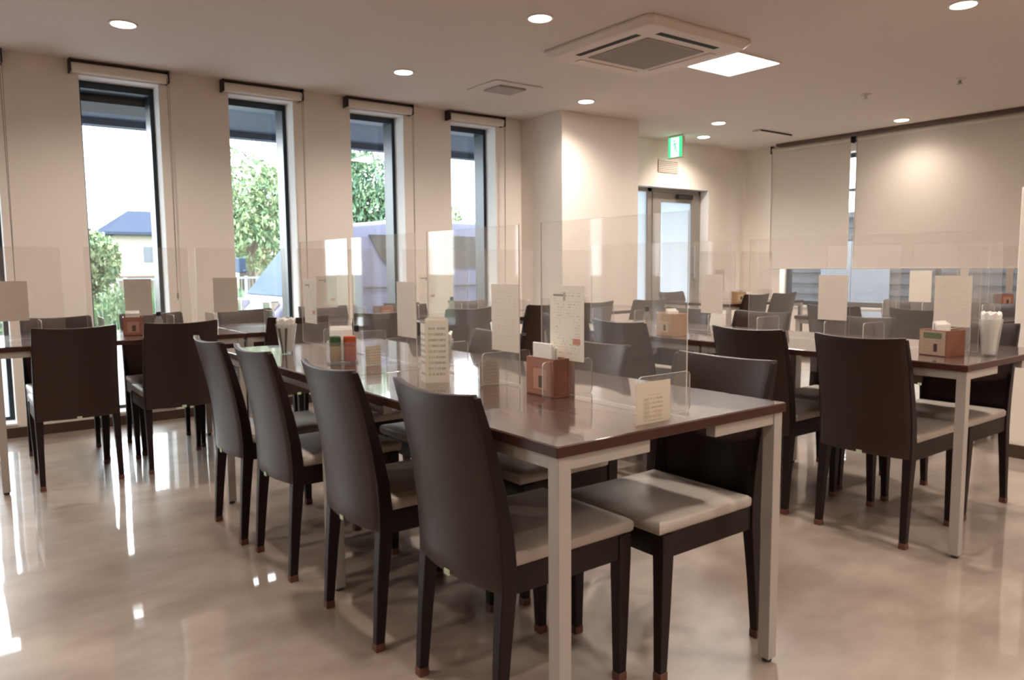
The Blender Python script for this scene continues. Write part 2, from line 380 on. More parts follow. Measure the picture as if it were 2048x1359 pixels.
downlight(7.70, 3.81, 'round recessed ceiling light just before the wide blind', e=.45)
for (x, y) in ((.9, 1.95), (2.8, 1.95), (.9, .1), (2.8, .1), (4.6, .1), (-1.0, 1.9), (-1.0, 4.9), (.2, -1.6), (1.9, -.9), (3.6, -.9), (4.6, -2.2), (2.0, -2.4), (6.4, .4), (-.9, 3.4), (6.5, 1.95)):  # unseen downlights, added to fill the foreground and give bounce light
    MB().lathe([(.078, 0), (.078, -.006), (.064, -.008)], (x, y, CH), 32, cap=False).lathe([(.0625, -.004), (.058, -.009), (.001, -.0125)], (x, y, CH), 32, mi=1).build('added_fill_downlight', [TRIMW, LAMPM], smooth=True)['kind'] = 'structure'
    light('SPOT', (x, y, CH-.03), SPOT_W, WARM, (0, 0, 0), spot_size=math.radians(150), spot_blend=1.0, shadow_soft_size=.06)
o = empty('ceiling_light', (4.555, 3.455, CH))
MB().box(-.245, .245, -.225, -.215, -.012, 0).box(-.245, .245, .215, .225, -.012, 0).box(-.245, -.235, -.215, .215, -.012, 0).box(.235, .245, -.215, .215, -.012, 0).build('frame', TRIMW, o)
MB().box(-.235, .235, -.215, .215, -.008, -.001).build('diffuser', PANELM, o)
tag(o, 'glowing square ceiling light panel beside the air conditioner', 'ceiling light')
light('AREA', (4.555, 3.455, CH-.02), 26, (1, .93, .85), (0, 0, 0), shape='RECTANGLE', size=.44, size_y=.40)

# cassette air conditioner
o = empty('air_conditioner', (3.73, 3.52, CH-.001)); hw, hd = .475, .485
ring = lambda a, b, z, c=.03: [(-a+c, -b, z), (a-c, -b, z), (a, -b+c, z), (a, b-c, z), (a-c, b, z), (-a+c, b, z), (-a, b-c, z), (-a, -b+c, z)]
MB().loft([ring(hw, hd, 0), ring(hw, hd, -.018), ring(hw-.03, hd-.03, -.048), ring(hw-.05, hd-.05, -.05)]).build('cover', ACW, o, bevel=.004)
MB().box(-.26, .26, -.265, .265, -.056, -.050).build('intake_grille', ACG, o, bevel=.003)
mb = MB()
for i in range(-12, 13): mb.box(-.25, .25, i*.02-.002, i*.02+.002, -.058, -.056)
mb.build('grille_bars', ACG, kids(o)[-1])
for (cx, cy, sx, sy) in ((-.345, 0, .022, .27), (0, -.355, .27, .022)): MB().box(cx-sx, cx+sx, cy-sy, cy+sy, -.0515, -.0495).build('air_slot', DARK, o)
for (cx, cy, sx, sy) in ((.345, 0, .03, .27), (0, .355, .27, .03)): MB().box(cx-sx, cx+sx, cy-sy, cy+sy, -.056, -.0495).build('louvre', ACW, o, bevel=.004)
tag(o, 'square cassette air conditioner in the ceiling with a grey centre grille', 'air conditioner')
# vents and small ceiling items
o = empty('ceiling_vent', (3.66, 4.97, CH))
MB().box(-.23, .23, -.2, .2, -.010, 0).build('frame', CEIL, o, bevel=.004)
MB().box(-.13, .13, -.11, .11, -.024, -.010).build('centre_plate', ACG, o, bevel=.005)
tag(o, 'flat square ceiling vent near the fourth window', 'vent')
o = empty('ceiling_vent', (7.25, 4.97, CH))
MB().box(-.30, .30, -.05, .05, -.022, 0).build('frame', CEIL, o, bevel=.004)
MB().box(-.28, .28, -.045, -.052, -.018, -.004).build('air_slot', DARK, o)
tag(o, 'long narrow slot vent in the ceiling near the far blind corner', 'vent')
for (x, y, lab) in ((6.29, 3.42, 'small sprinkler head in the ceiling above the right-hand tables'), (6.38, 2.72, 'small smoke detector in the ceiling, right of the sprinkler head')):
    o = empty('sprinkler' if 'sprinkler head in' in lab else 'smoke_detector', (x, y, CH))
    MB().lathe([(.045, 0), (.043, -.008), (.02, -.014)], n=20).build('base_plate', ACW, o, smooth=True)
    MB().lathe([(.012, -.014), (.010, -.035), (.022, -.037), (.022, -.040), (.004, -.041)], n=16).build('head', CHROME if 'sprinkler head in' in lab else ACG, o, smooth=True)
    tag(o, lab, 'ceiling fixture')
# exit sign, hanging from the ceiling
o = empty('exit_sign', (6.52, 5.68, CH))
GRN = emis('exit_green', (.04, .62, .22), 1.1); WHT = emis('exit_white', (.75, 1, .85), 1.6)
MB().box(-.02, .02, -.125, .125, -.262, -.012).build('housing', ACW, o, bevel=.004)
for s in (-1, 1): MB().tube((0, s*.07, 0), (0, s*.07, -.014), .006).build('hanger', ACW, o)
for s in (-1, 1):
    x = s*.0212; f_ = MB().box(min(x, x-s*.001), max(x, x-s*.001), -.115, .115, -.25, -.022).build('sign_face', GRN, o)
    mb = MB(); xx = s*.0222
    mb.box(min(x, xx), max(x, xx), -.062, .070, -.245, -.03); mb.build('door_pictogram', WHT, f_)
    # running figure: head, trunk, limbs as flat green strokes
    mb = MB(); xa, xb = sorted((s*.0222, s*.0230))
    def stroke(p, q, t):
        d = Vector((q[0]-p[0], q[1]-p[1])).normalized(); n = Vector((-d.y, d.x))*t
        mb.prism([(p[0]+n.x, p[1]+n.y), (q[0]+n.x, q[1]+n.y), (q[0]-n.x, q[1]-n.y), (p[0]-n.x, p[1]-n.y)], 'x', xa, xb)
    mb.prism([(.018+.015*math.cos(2*PI*i/12), -.066+.015*math.sin(2*PI*i/12)) for i in range(12)], 'x', xa, xb)
    for p, q, t in (((.01, -.085), (-.008, -.145), .013), ((.008, -.092), (-.03, -.105), .006), ((-.03, -.105), (-.04, -.13), .006), ((.012, -.092), (.035, -.12), .006), ((.035, -.12), (.052, -.108), .006),
                    ((-.006, -.145), (.022, -.17), .008), ((.022, -.17), (.020, -.215), .007), ((-.008, -.145), (-.022, -.185), .008), ((-.022, -.185), (-.052, -.20), .007)): stroke(p, q, t)
    mb.build('running_figure', GRN, f_)

for ch in [c for c in bpy.data.objects if c.parent == o]:
    for m_ in [ch]+[g for g in bpy.data.objects if g.parent == ch]: m_.data.transform(Matrix.Diagonal((1, .84, .95, 1)))
tag(o, 'green and white running-figure exit sign hanging in front of the door', 'sign')
o = empty('wall_vent', (6.73, WY, 2.17))
MB().box(-.165, .165, -.014, 0, 0, .145).build('frame', ACW, o, bevel=.003)
mb = MB()
for i in range(6): mb.box(-.15, .15, -.020, -.014, .014+i*.021, .022+i*.021)
mb.build('slats', ACG, o)
tag(o, 'beige rectangular vent on the wall above the door', 'vent')

# ------------------------------------------------------------------ chair
def make_chair():
    t = empty('dining_chair')
    def q(z, x0, x1, y0, y1): return [(x0, y0, z), (x1, y0, z), (x1, y1, z), (x0, y1, z)]
    def mir(r, s): return [[(s*x, y, z) for x, y, z in ring] for ring in r]
    rear = [q(.022, .176, .203, -.240, -.212), q(.20, .172, .203, -.230, -.194), q(.355, .166, .204, -.219, -.176), q(.42, .176, .204, -.219, -.176), q(.50, .182, .204, -.224, -.184), q(.60, .184, .203, -.238, -.204), q(.72, .184, .202, -.262, -.234), q(.828, .184, .200, -.290, -.270)]
    front = [q(.022, .165, .192, .172, .200), q(.2, .165, .198, .166, .203), q(.345, .163, .203, .163, .205), q(.41, .163, .203, .163, .205)]
    for s in (-1, 1):
        for r, base, fx in ((rear, (-.240, -.212), (.175, .204)), (front, (.172, .200), (.164, .194))):
            lg = MB().loft(mir(r, s)).build('leg', BLACKW, t, bevel=.003)
            a, b_ = sorted((s*fx[0], s*fx[1])); MB().box(a, b_, base[0]-.001, base[1]+.001, 0, .024).build('foot_cap', TIP, lg, bevel=.002)
    MB().box(-.186, .186, -.176, -.15, .345, .412).box(-.186, .186, .172, .200, .345, .412).box(-.198, -.172, -.19, .175, .345, .412).box(.172, .198, -.19, .175, .345, .412).build('seat_rail', BLACKW, t, bevel=.002)
    # cushion, slightly crowned
    mb = MB(); nx, ny = 10, 10; top = []; 
    def P(i, j, z, inset=0):
        u = -1+2*i/nx; v = -1+2*j/ny; return (u*(.2-inset), .020+v*(.197-inset), z)
    sc = lambda i, j: .447+.010*(1-(-1+2*i/nx)**4)*(1-(-1+2*j/ny)**4)-.006*math.exp(-((-1+2*i/nx)**2+(-1+2*j/ny)**2)*2)
    v = [P(i, j, sc(i, j), .008) for j in range(ny+1) for i in range(nx+1)]
    f = [(j*(nx+1)+i, j*(nx+1)+i+1, (j+1)*(nx+1)+i+1, (j+1)*(nx+1)+i) for j in range(ny) for i in range(nx)]
    rim = [i for i in range(nx+1)]+[j*(nx+1)+nx for j in range(1, ny+1)]+[ny*(nx+1)+i for i in range(nx-1, -1, -1)]+[j*(nx+1) for j in range(ny-1, 0, -1)]
    o1 = len(v)
    def ringp(k, z, ins):
        x, y, _ = v[k]; sx = (.2-ins)/(.2-.008); cy = .020; return (x*sx, cy+(y-cy)*(.197-ins)/(.197-.008), z)
    rings = [[ringp(k, z, ins) for k in rim] for z, ins in ((.440, .001), (.432, 0), (.418, .001), (.412, .006))]
    n = len(rim); prev = rim
    for r in rings:
        idx = list(range(len(v), len(v)+n)); v += r
        f += [(prev[i], prev[(i+1) % n], idx[(i+1) % n], idx[i]) for i in range(n)]; prev = idx
    f.append(tuple(prev))
    mb.add(v, f); mb.build('seat', SEAT, t, smooth=True)
    # curved back panel, bowed backwards
    mb = MB(); nx, nz = 14, 10; rows = []
    def yb(z):
        pts = [(.355, -.219), (.42, -.219), (.50, -.224), (.60, -.238), (.72, -.262), (.835, -.291)]
        for (z0, a), (z1, b_) in zip(pts, pts[1:]):
            if z <= z1: return a+(b_-a)*(z-z0)/(z1-z0)
        return pts[-1][1]
    for side in (0, 1):
        for j in range(nz+1):
            for i in range(nx+1):
                u = -1+2*i/nx; z = .355+.48*j/nz; y = yb(z)-.030*(1-u*u)+(.020 if side else .0)
                rows.append((u*.199 if not side else u*.186, y if not side else y+.004*(1-abs(u)), z-.010*(1-u*u)*(j/nz)))
    N = (nx+1)*(nz+1); f = []
    for side in (0, 1):
        for j in range(nz):
            for i in range(nx):
                a = side*N+j*(nx+1)+i; f.append((a, a+1, a+nx+2, a+nx+1))
    for i in range(nx):
        for j in (0, nz):
            a = j*(nx+1)+i; f.append((a, a+1, a+1+N, a+N))
    for j in range(nz):
        for i in (0, nx):
            a = j*(nx+1)+i; f.append((a, a+nx+1, a+nx+1+N, a+N))
    mb.add(rows, f); bk = mb.build('backrest', VINYL, t, bevel=.003, ang=.9, smooth=True)
    MB().box(-.012, .012, -.2525, -.2495, .352, .366).build('maker_tag', TAGM, bk)
    for ch in [c for c in bpy.data.objects if c.parent == t]:
        for m_ in [ch]+[g for g in bpy.data.objects if g.parent == ch]: m_.data.transform(Matrix.Diagonal((.95, 1, 1, 1)))
    return t
CHAIR = make_chair(); used = False
def chair(x, y, rz, label, group):
    global used
    o = CHAIR if not used else copy_tree(CHAIR); used = True
    o.location = (x, y, 0); o.rotation_euler = (0, 0, rz)
    return tag(o, label, 'chair', group)
R_, L_, F_, Bk = -PI/2, PI/2, 0, PI     # facing +x, -x, +y, -y
d2 = math.radians
GA = 'chairs around the nearest long table'
for (x, y, a, lab) in ((1.205, 1.56, 0, 'largest brown chair, back to camera, first on the left of the nearest table'),
                       (1.17, 2.112, 0, 'brown chair second from the front on the left side of the nearest table'),
                       (1.15, 2.745, 0, 'brown chair third from the front on the left side of the nearest table'),
                       (1.125, 3.225, 0, 'brown chair farthest back on the left side of the nearest table, top edge shining')):
    chair(x, y, R_+d2(a), lab, GA)
for (x, y, a, lab) in ((1.662, 1.49, 0, 'brown chair with pale seat at the front right corner of the nearest table'),
                       (1.655, 2.08, 0, 'brown chair second from the front on the right side of the nearest table'),
                       (1.66, 2.70, 0, 'brown chair third on the right side of the nearest table, behind the acrylic panels'),
                       (1.66, 3.28, 0, 'brown chair farthest back on the right side of the nearest table')):
    chair(x, y, L_+d2(a), lab, GA)
GB = 'chairs around the right-hand long table'
for (x, y, lab) in ((3.165, 1.56, 'near-black chair nearest the camera on the left side of the right-hand table'), (3.172, 2.09, 'near-black chair second from the camera on the left side of the right-hand table'),
                    (3.06, 2.80, 'grey-looking chair seen through acrylic, third on the left side of the right-hand table'), (3.17, 3.36, 'chair farthest back on the left side of the right-hand table')):
    chair(x, y, R_, lab, GB)
for (x, y, lab) in ((3.665, 1.56, 'pale-seated chair at the near right corner of the right-hand table'), (3.665, 2.13, 'second chair on the far side of the right-hand table'),
                    (3.665, 2.75, 'third chair on the far side of the right-hand table'), (3.665, 3.32, 'last chair on the far side of the right-hand table')):
    chair(x, y, L_, lab, GB)
GC = 'chairs along the window tables'
CX = [.50, 1.01, 1.67, 2.22, 2.90, 3.60, 4.10, 4.72]
DESC = ['nearest the left frame edge', 'second from the left', 'third from the left, mostly behind the nearest table', 'fourth from the left, seen through acrylic', 'fifth from the left, seen through acrylic', 'sixth from the left, beside the pilaster', 'seventh from the left, in front of the pilaster', 'eighth from the left, before the door']
for x, dsc in zip(CX, DESC):
    chair(x, 4.66, F_, 'dark chair, room side of window tables, '+dsc, GC)
for x, dsc in zip([.52, 1.06, 1.67, 2.25, 2.95, 3.55], DESC):
    chair(x, 5.115, Bk, 'dark chair, window side of window tables, '+dsc, GC)
GD = 'chairs at the far right tables'
chair(6.66, 4.66, F_, 'dark chair standing tall before the far corner blinds, back to camera', GD)
chair(6.20, 4.66, F_, 'dark chair at the left of the far corner table, back to camera', GD)
chair(6.15, 5.125, Bk, 'dark chair behind the far corner table, facing the camera', GD)
chair(5.10, 2.22, R_, 'dark chair, back to camera, first at the table behind the right-hand one', GD)
chair(5.10, 2.80, R_, 'second dark chair on the camera side of the table behind the right-hand one', GD)
chair(5.60, 2.22, L_, 'dark chair facing left, first at the table behind the right-hand one', GD)
chair(5.60, 2.80, L_, 'second dark chair facing left at the table behind the right-hand one', GD)
chair(6.75, 2.36, F_, 'dark chair, back to camera, at the table under the wide blind, left one', GD)
chair(7.30, 2.36, F_, 'dark chair, back to camera, at the table under the wide blind, right one', GD)

# ------------------------------------------------------------------ tables
TZ = .742
def make_table(hx, hy, rx, ry):
    t = empty('dining_table')
    MB().box(-hx+.0025, hx-.0025, -hy+.0025, hy-.0025, TZ-.004, TZ).build('tabletop', TOP, t, bevel=.0015)
    MB().box(-hx, hx, -hy, hy, TZ-.026, TZ-.002).build('edge_band', EDGEW, t, bevel=.002)
    for sx in (-1, 1):
        for sy in (-1, 1):
            x, y = sx*(hx-.026), sy*(hy-.024)
            lg = MB().box(x-.018, x+.018, y-.018, y+.018, .012, TZ-.026).build('leg', STEEL, t, bevel=.002)
            MB().lathe([(.013, 0), (.015, .012)], (x, y, 0), 12).build('leg_glide', GLIDE, lg, smooth=True)
            a, b_ = sorted((x-sx*.018, x-sx*rx)); MB().box(a, b_, y-.015, y+.015, TZ-.058, TZ-.026).build('rail', STEEL, t, bevel=.002)
            a, b_ = sorted((y-sy*.018, y-sy*ry)); MB().box(x-.015, x+.015, a, b_, TZ-.058, TZ-.026).build('rail', STEEL, t, bevel=.002)
    return t
TABLES = [make_table(.41, .618, .265, .40), make_table(.618, .41, .40, .265)]; tused = [False, False]
def table(x, y, rz, label, group, sc=1):
    k = 1 if rz else 0
    o = copy_tree(TABLES[k]) if tused[k] else TABLES[k]; tused[k] = True
    o.location = (x, y, 0); return tag(o, label, 'table', group)
table(1.408, 1.80, 0, 'dark brown table with grey steel legs at the front centre, nearest the camera', 'nearest pair of tables')
table(1.408, 3.038, 0, 'dark brown table end-on behind the nearest one, carrying the orange sauce bottle', 'nearest pair of tables')
table(3.388, 1.812, 0, 'dark brown table with steel legs at the right, near half of its pair', 'right-hand pair of tables')
table(3.388, 3.05, 0, 'dark brown table end-on behind the near right one, far half of its pair', 'right-hand pair of tables')
TYC = 4.865
for i, (x, d) in enumerate(((.76, 'leftmost, starting at the left frame edge'), (1.998, 'second from the left'), (3.236, 'third from the left'), (4.474, 'fourth from the left, beside the pilaster'))):
    table(x, TYC, PI/2, 'dark table in the row along the windows, '+d, 'tables along the windows')
table(6.50, TYC, PI/2, 'dark table in the far corner beside the door', 'tables at the far right')
table(5.35, 2.55, 0, 'dark table standing just behind the right-hand pair of tables', 'tables at the far right')
table(7.0, 2.72, PI/2, 'dark table under the very wide blind', 'tables at the far right')

# ------------------------------------------------------------------ acrylic partitions, their notices and foot cards
PH = .505
def make_panel(length, name='acrylic_partition'):
    """stands on the table, sheet along local y, near end at y=0"""
    t = empty(name)
    mb = MB(); h = .0018; z0, z1 = .006, PH
    v = [(-h, 0, z0), (h, 0, z0), (h, length, z0), (-h, length, z0), (-h, 0, z1), (h, 0, z1), (h, length, z1), (-h, length, z1)]
    mb.add(v, [(3, 0, 4, 7), (1, 2, 6, 5)], 0); mb.add(v, [(0, 3, 2, 1), (4, 5, 6, 7), (0, 1, 5, 4), (2, 3, 7, 6)], 1)
    mb.build('sheet', [ACRYL, ACEDGE], t)
    for yy in (.07, length-.12):
        # rounded foot plate across the sheet
        c = .012; a, H = .095, .105; pts = []
        for (px, pz, s0) in ((a-c, H-c, 0), (-a+c, H-c, PI/2), (-a+c, c, PI), (a-c, c, 1.5*PI)):
            pts += [(px+c*math.cos(s0+k*PI/8), pz+c*math.sin(s0+k*PI/8)) for k in range(5)]
        mb = MB(); mb.prism(pts, 'y', yy-.002, yy+.002)
        mb.mi = [1 if len(f) == 4 else 0 for f in mb.f]
        mb.build('foot', [ACFOOT, ACEDGE], t)
    return t
def place_panel(proto, first, x, y, z, rz, label, group):
    o = proto if first else copy_tree(proto); o.location = (x, y, z); o.rotation_euler = (0, 0, rz); return tag(o, label, 'partition', group)
NOTE_P = None
def card(name, x, y, z, rz, w_, h_, m_, label, cat, group=None, tilt=0, thick=.0006):
    o = MB().box(-w_/2, w_/2, -thick, thick, 0, h_).build(name, m_); o.location = (x, y, z); o.rotation_euler = (tilt, 0, rz)
    return tag(o, label, cat, group)
P56 = make_panel(.56); first = True
ORD = ['nearest', 'second', 'third', 'farthest']
def panel_set(X, ys, z, rz, tname, notes, cards, group):
    """rz=0: sheets run along +y from ys; rz=-90deg: along +x from ys"""
    global first
    for i, y in enumerate(ys):
        if rz == 0: px, py = X, y
        else: px, py = y, X
        place_panel(P56, first, px, py, z, rz, 'clear acrylic partition, %s on %s' % (ORD[i] if len(ys) > 2 else ('nearer', 'farther')[i], tname), group); first = False
        if notes.get(i) is not None:
            off, mm, lab = notes[i]
            if rz == 0: card('notice_card', X-.004, y+off, z+.105, -PI/2, .148, .215, mm, lab, 'notice', group.replace('partitions', 'notices'))
            else: card('notice_card', y+off, X-.004, z+.105, 0, .148, .215, mm, lab, 'notice', group.replace('partitions', 'notices'))
        if cards.get(i):
            lab = cards[i]
            if rz == 0: card('photo_card', *{0: (1.335, 1.225), 1: (1.368, 1.955), 2: (1.30, 2.64)}[i], z+.0005, 0, {0: .118, 1: .075, 2: .065}[i], {0: .10, 1: .078, 2: .075}[i], PHOTO, lab, 'card', 'photo cards on the partition feet')
            else: card('photo_card', y+.03, X+.0, z+.006, 0, .08, .07, PHOTO, lab, 'card', 'photo cards on the partition feet')
panel_set(1.425, [1.20, 1.87, 2.52, 3.12], TZ, 0, 'the nearest long table',
          {0: (.44, FLY, 'cream flyer with a red stamp on the nearest acrylic partition'), 1: (.07, NOTE, 'tall cream notice on the second partition of the nearest long table'),
           2: (.07, NOTE, 'tall cream notice on the third partition of the nearest long table'), 3: (.44, FLY, 'cream flyer with a red stamp on the farthest partition of the nearest long table')},
          {0: 'yellowish photo card in the foot of the nearest partition at the table end', 1: 'yellowish photo card reflected in the tabletop at the second partition foot', 2: 'small yellowish photo card at the third partition foot'}, 'partitions on the nearest long table')
panel_set(3.40, [1.33, 1.89, 2.57, 3.12], TZ, 0, 'the right-hand long table',
          {0: (.105, NOTE, 'large cream notice on the nearest partition of the right-hand table'), 1: (.085, NOTE, 'large cream notice on the second partition of the right-hand table'), 2: (.12, NOTE, 'cream notice on the third partition of the right-hand table, near the door')},
          {}, 'partitions on the right-hand long table')
panel_set(4.865, [-.05, .62, 1.22, 1.86], TZ, -PI/2, 'the window tables',
          {0: (.32, NOTE, 'pale notice on a partition at the left frame edge'), 1: (.27, NOTE, 'pale notice before the leftmost whole window'), 2: (.17, NOTE, 'faint pale notice before the wall left of the second window'), 3: (.2, FLY, 'pale flyer with a stamp seen before the van outside')}, {}, 'partitions on the window tables')
panel_set(4.865, [2.65, 3.3, 3.95], TZ, -PI/2, 'the window tables past the van', {0: (.2, FLY, 'pale flyer before the fourth window, behind the other partitions')}, {}, 'partitions on the farther window tables')
panel_set(5.37, [1.98, 2.62], TZ, 0, 'the table behind the right-hand pair', {0: (.50, NOTE, 'cream notice on the table behind, just left of the largest notice'), 1: None}, {}, 'partitions on the table behind the right-hand pair')
panel_set(2.70, [6.45, 7.05], TZ, -PI/2, 'the table under the wide blind', {0: (.12, NOTE, 'narrow-looking notice on the table under the wide blind, left one'), 1: (.42, NOTE, 'narrow-looking notice on the table under the wide blind, right one')}, {}, 'partitions on the table under the wide blind')
panel_set(4.865, [5.95, 6.58], TZ, -PI/2, 'the far corner table', {0: (.3, NOTE, 'pale notice on the far corner table by the wall')}, {}, 'partitions on the far corner table')
# fix rotated notices so the print faces the room
# ------------------------------------------------------------------ things on the tables
def napkins(x, y, z, rz, label, n=5, w_=.084, h_=.085):
    o = MB()
    for i in range(n):
        yy = -.0045*(n-1)-.003+i*.009; o.box(-w_/2+.002*(i % 2), w_/2-.001*i, yy, yy+.006, 0, h_+.006*((i*7) % 3))
    o = o.build('napkin_stack', NAPK, bevel=.002); o.location = (x, y, z); o.rotation_euler = (0, 0, rz)
    return tag(o, label, 'napkins', 'paper napkins in the caddies')
def bottle(x, y, z, label, body, cap, h=.11, r=.017, name='sauce_bottle', wide=False):
    o = empty(name, (x, y, z))
    MB().lathe([(r*.9, 0), (r, .006), (r, h*.60), (r*.96, h*.64)] if wide else [(r*.9, 0), (r, .006), (r, h*.62), (r*.5, h*.78), (r*.45, h*.84)], n=18).build('body', body, o, smooth=True)
    MB().lathe([(r*.98, h*.62), (r*1.03, h*.64), (r*1.03, h*.98), (r*.9, h)] if wide else [(r*.55, h*.82), (r*.6, h*.84), (r*.6, h), (r*.2, h*1.01)], n=18).build('cap', cap, o, smooth=True)
    return tag(o, label, 'bottle', 'small bottles in the caddies')
def caddy(x, y, rz, pic, wood, label, w_=.105, d_=.11, h_=.105, left=False):
    o = empty('condiment_caddy', (x, y, TZ), rz)
    t_ = .006
    mb = MB(); mb.box(-w_/2, w_/2, -d_/2, d_/2, 0, t_); mb.box(-w_/2, w_/2, d_/2-t_, d_/2, t_, h_); mb.box(-w_/2, -w_/2+t_, -d_/2, d_/2-t_, t_, h_); mb.box(w_/2-t_, w_/2, -d_/2, d_/2-t_, t_, h_); mb.box(-w_/2+t_, w_/2-t_, -d_/2, -d_/2+t_, t_, h_)
    mb.build('box', wood, o, bevel=.001)
    if pic and left:
        q = MB().box(-d_/2+.004, d_/2-.004, -.0015, 0, .004, h_-.004).build('printed_label', pic, o); q.location = (-w_/2, 0, 0); q.rotation_euler = (0, 0, -PI/2)
    elif pic: MB().box(-w_/2+.004, w_/2-.004, -d_/2-.0015, -d_/2, .004, h_-.004).build('printed_label', pic, o)
    return tag(o, label, 'caddy', 'condiment caddies on the tables')
FA = math.radians(-36)          # faces turned towards the near end
caddy(1.390, 1.69, 0, CPIC, WOODC, 'reddish wooden condiment caddy below the flyer on the nearest table', .056, .13, .112, True)
napkins(1.389, 1.70, TZ+.0065, PI/2, 'white napkins standing in the reddish wooden caddy', 3, .09, .135)
o = MB().box(-.018, .018, -.04, .04, 0, .10).build('menu_box', WOODC, bevel=.002); o.location = (1.453, 1.70, TZ); tag(o, 'plain reddish box right of the nearest partition, beside the picture caddy', 'box')
caddy(1.245, 2.80, math.radians(-25), None, ACFOOT, 'clear condiment caddy holding jar and sauce on the far half of the nearest table', .12, .11, .085)
bottle(1.212, 2.795, TZ+.007, 'green-topped seasoning jar left in the clear caddy', mat('tan_seasoning', (.42, .30, .14), .5), GREENB, .10, .022, 'seasoning_jar', True)
bottle(1.262, 2.768, TZ+.007, 'orange-red sauce bottle in the clear caddy', ORANGE, ORANGE, .10, .024, 'sauce_bottle', True)
bottle(1.335, 2.86, TZ, 'small glass shaker with a black cap right of the clear caddy', TUMB, BRK, .14, .018, 'pepper_shaker')
napkins(1.252, 2.825, TZ+.0065, math.radians(-25), 'white napkins standing behind the sauce in the clear caddy', 3, .09, .125)
caddy(3.235, 1.40, math.radians(-12), CPICG, WOODC, 'condiment caddy with green-topped label on the near end of the right-hand table', .115, .12, .105, True)
napkins(3.237, 1.405, TZ+.0065, math.radians(-12), 'white napkins in the caddy at the near end of the right-hand table', 3, .08, .12)
caddy(3.08, 2.70, math.radians(-8), CPICL, WOODL, 'tan wooden condiment caddy in the middle of the right-hand table', .10, .13, .12, True)
napkins(3.083, 2.702, TZ+.0065, math.radians(-8), 'white napkins in the tan wooden caddy', 3, .07, .125)
bottle(3.06, 2.86, TZ, 'clear shaker with a black cap left of the tan caddy', TUMB, BRK, .15, .02, 'pepper_shaker')
caddy(.84, 4.78, math.radians(-10), CPIC, WOODC, 'reddish caddy on the window table between the two left chairs')
napkins(.84, 4.78, TZ+.0065, math.radians(-10), 'white napkins in the caddy on the leftmost window table', 3, .075, .12)
bottle(.97, 4.74, TZ, 'glass shaker with a black cap on the leftmost window table', TUMB, BRK, .13, .022, 'pepper_shaker')
caddy(2.45, 4.80, 0, CPIC, WOODC, 'reddish caddy on the second window table, seen through acrylic')
bottle(3.02, 4.80, TZ, 'dark-capped shaker on the third window table, before the fourth window', TUMB, BRK, .15, .022, 'pepper_shaker')
napkins(6.36, 4.60, TZ, math.radians(-20), 'white and brown napkin bundle on the far corner table', 6)
caddy(6.22, 4.60, math.radians(-30), CPICL, WOODL, 'tan caddy on the far corner table near the blinds')
caddy(7.15, 2.62, math.radians(-40), CPIC, WOODC, 'reddish caddy on the table under the wide blind')

def tumbler(x, y, label, h=.145, r0=.028, r1=.047, sticks=True, rz=0.):
    o = empty('flared_tumbler', (x, y, TZ), rz)
    MB().lathe([(r0, 0), (r1, h*.9), (r1-.003, h*.9), (r0-.003, .006)], n=24, cap=True).build('glass', TUMB, o, smooth=True)
    tag(o, label, 'holder', 'flared clear holders of napkins')
    # pleated napkin fan
    mb = MB(); n = 22; rings = []
    for z, r in ((.008, r0-.006), (h*.5, (r0+r1)/2-.008), (h, r1-.004), (h*1.02, r1-.012)):
        rings.append([((r*(1-.05*(i % 2)))*math.cos(2*PI*i/n), (r*(1-.05*(i % 2)))*math.sin(2*PI*i/n), z+(.006*(i % 3) if z > h*.9 else 0)) for i in range(n)])
    mb.loft(rings); q = mb.build('pleated_napkin', NAPK); q.location = (x, y, TZ); tag(q, 'pleated napkins inside the '+label.replace('clear flared holder', 'flared holder'), 'napkins', 'pleated napkins in the flared holders')
    if sticks:
        vr = Vector((-math.cos(YAW), -math.sin(YAW), 0)); sd = Vector((math.sin(YAW), -math.cos(YAW), 0))
        for s, side in ((-1, 'left'), (1, 'right')):
            a = Vector((x, y, TZ+.004))+vr*(.040)+sd*s*.006; b_ = Vector((x, y, TZ+h*.80))+vr*(.052)+sd*s*.016
            st = MB().tube(a, b_, .0035, 8, r2=.006).build('toothpick_case', mat('grey_stick', (.10, .10, .075), .5)); tag(st, side+' dark stick leaning on the '+label.replace('clear flared holder', 'holder').replace('at the far left end of the nearest tables', 'at the far end of the nearest tables'), 'stick', 'dark sticks at the flared holders')
tumbler(1.19, 3.27, 'clear flared holder at the far left end of the nearest tables')
tumbler(1.335, 2.20, 'clear flared holder right behind the tall menu card')
tumbler(3.345, 1.265, 'clear flared holder at the near right corner of the right-hand table', .165, .026, .042, False)
# tall folded menu on the nearest table
o = empty('menu_card', (1.262, 2.10, TZ), math.radians(-34))
w_, h_ = .076, .205
MB().box(-w_/2, w_/2, -.0008, .0008, 0, h_).build('front_leaf', MENU, o)
q = MB().box(-.0008, .0008, 0, .05, 0, h_-.012).build('side_leaf', MENU, o); q.location = (-w_/2, 0, 0); q.rotation_euler = (0, 0, .35)
MB().add([(-w_/2, .0012, h_-.02), (w_/2-.004, .0012, h_-.02), (w_/2-.004, .0012, h_+.004), (w_/4, .0012, h_+.012), (-w_/4, .0012, h_+.012), (-w_/2, .0012, h_+.004), (-w_/2, .0024, h_-.02), (w_/2-.004, .0024, h_-.02), (w_/2-.004, .0024, h_+.004), (w_/4, .0024, h_+.012), (-w_/4, .0024, h_+.012), (-w_/2, .0024, h_+.004)],
         [(0, 1, 2, 3, 4, 5), (11, 10, 9, 8, 7, 6)]+[(i, (i+1) % 6, (i+1) % 6+6, i+6) for i in range(6)]).build('back_leaf', WHITEP, o)
tag(o, 'tall cream menu card with rows of print on the nearest table', 'menu')

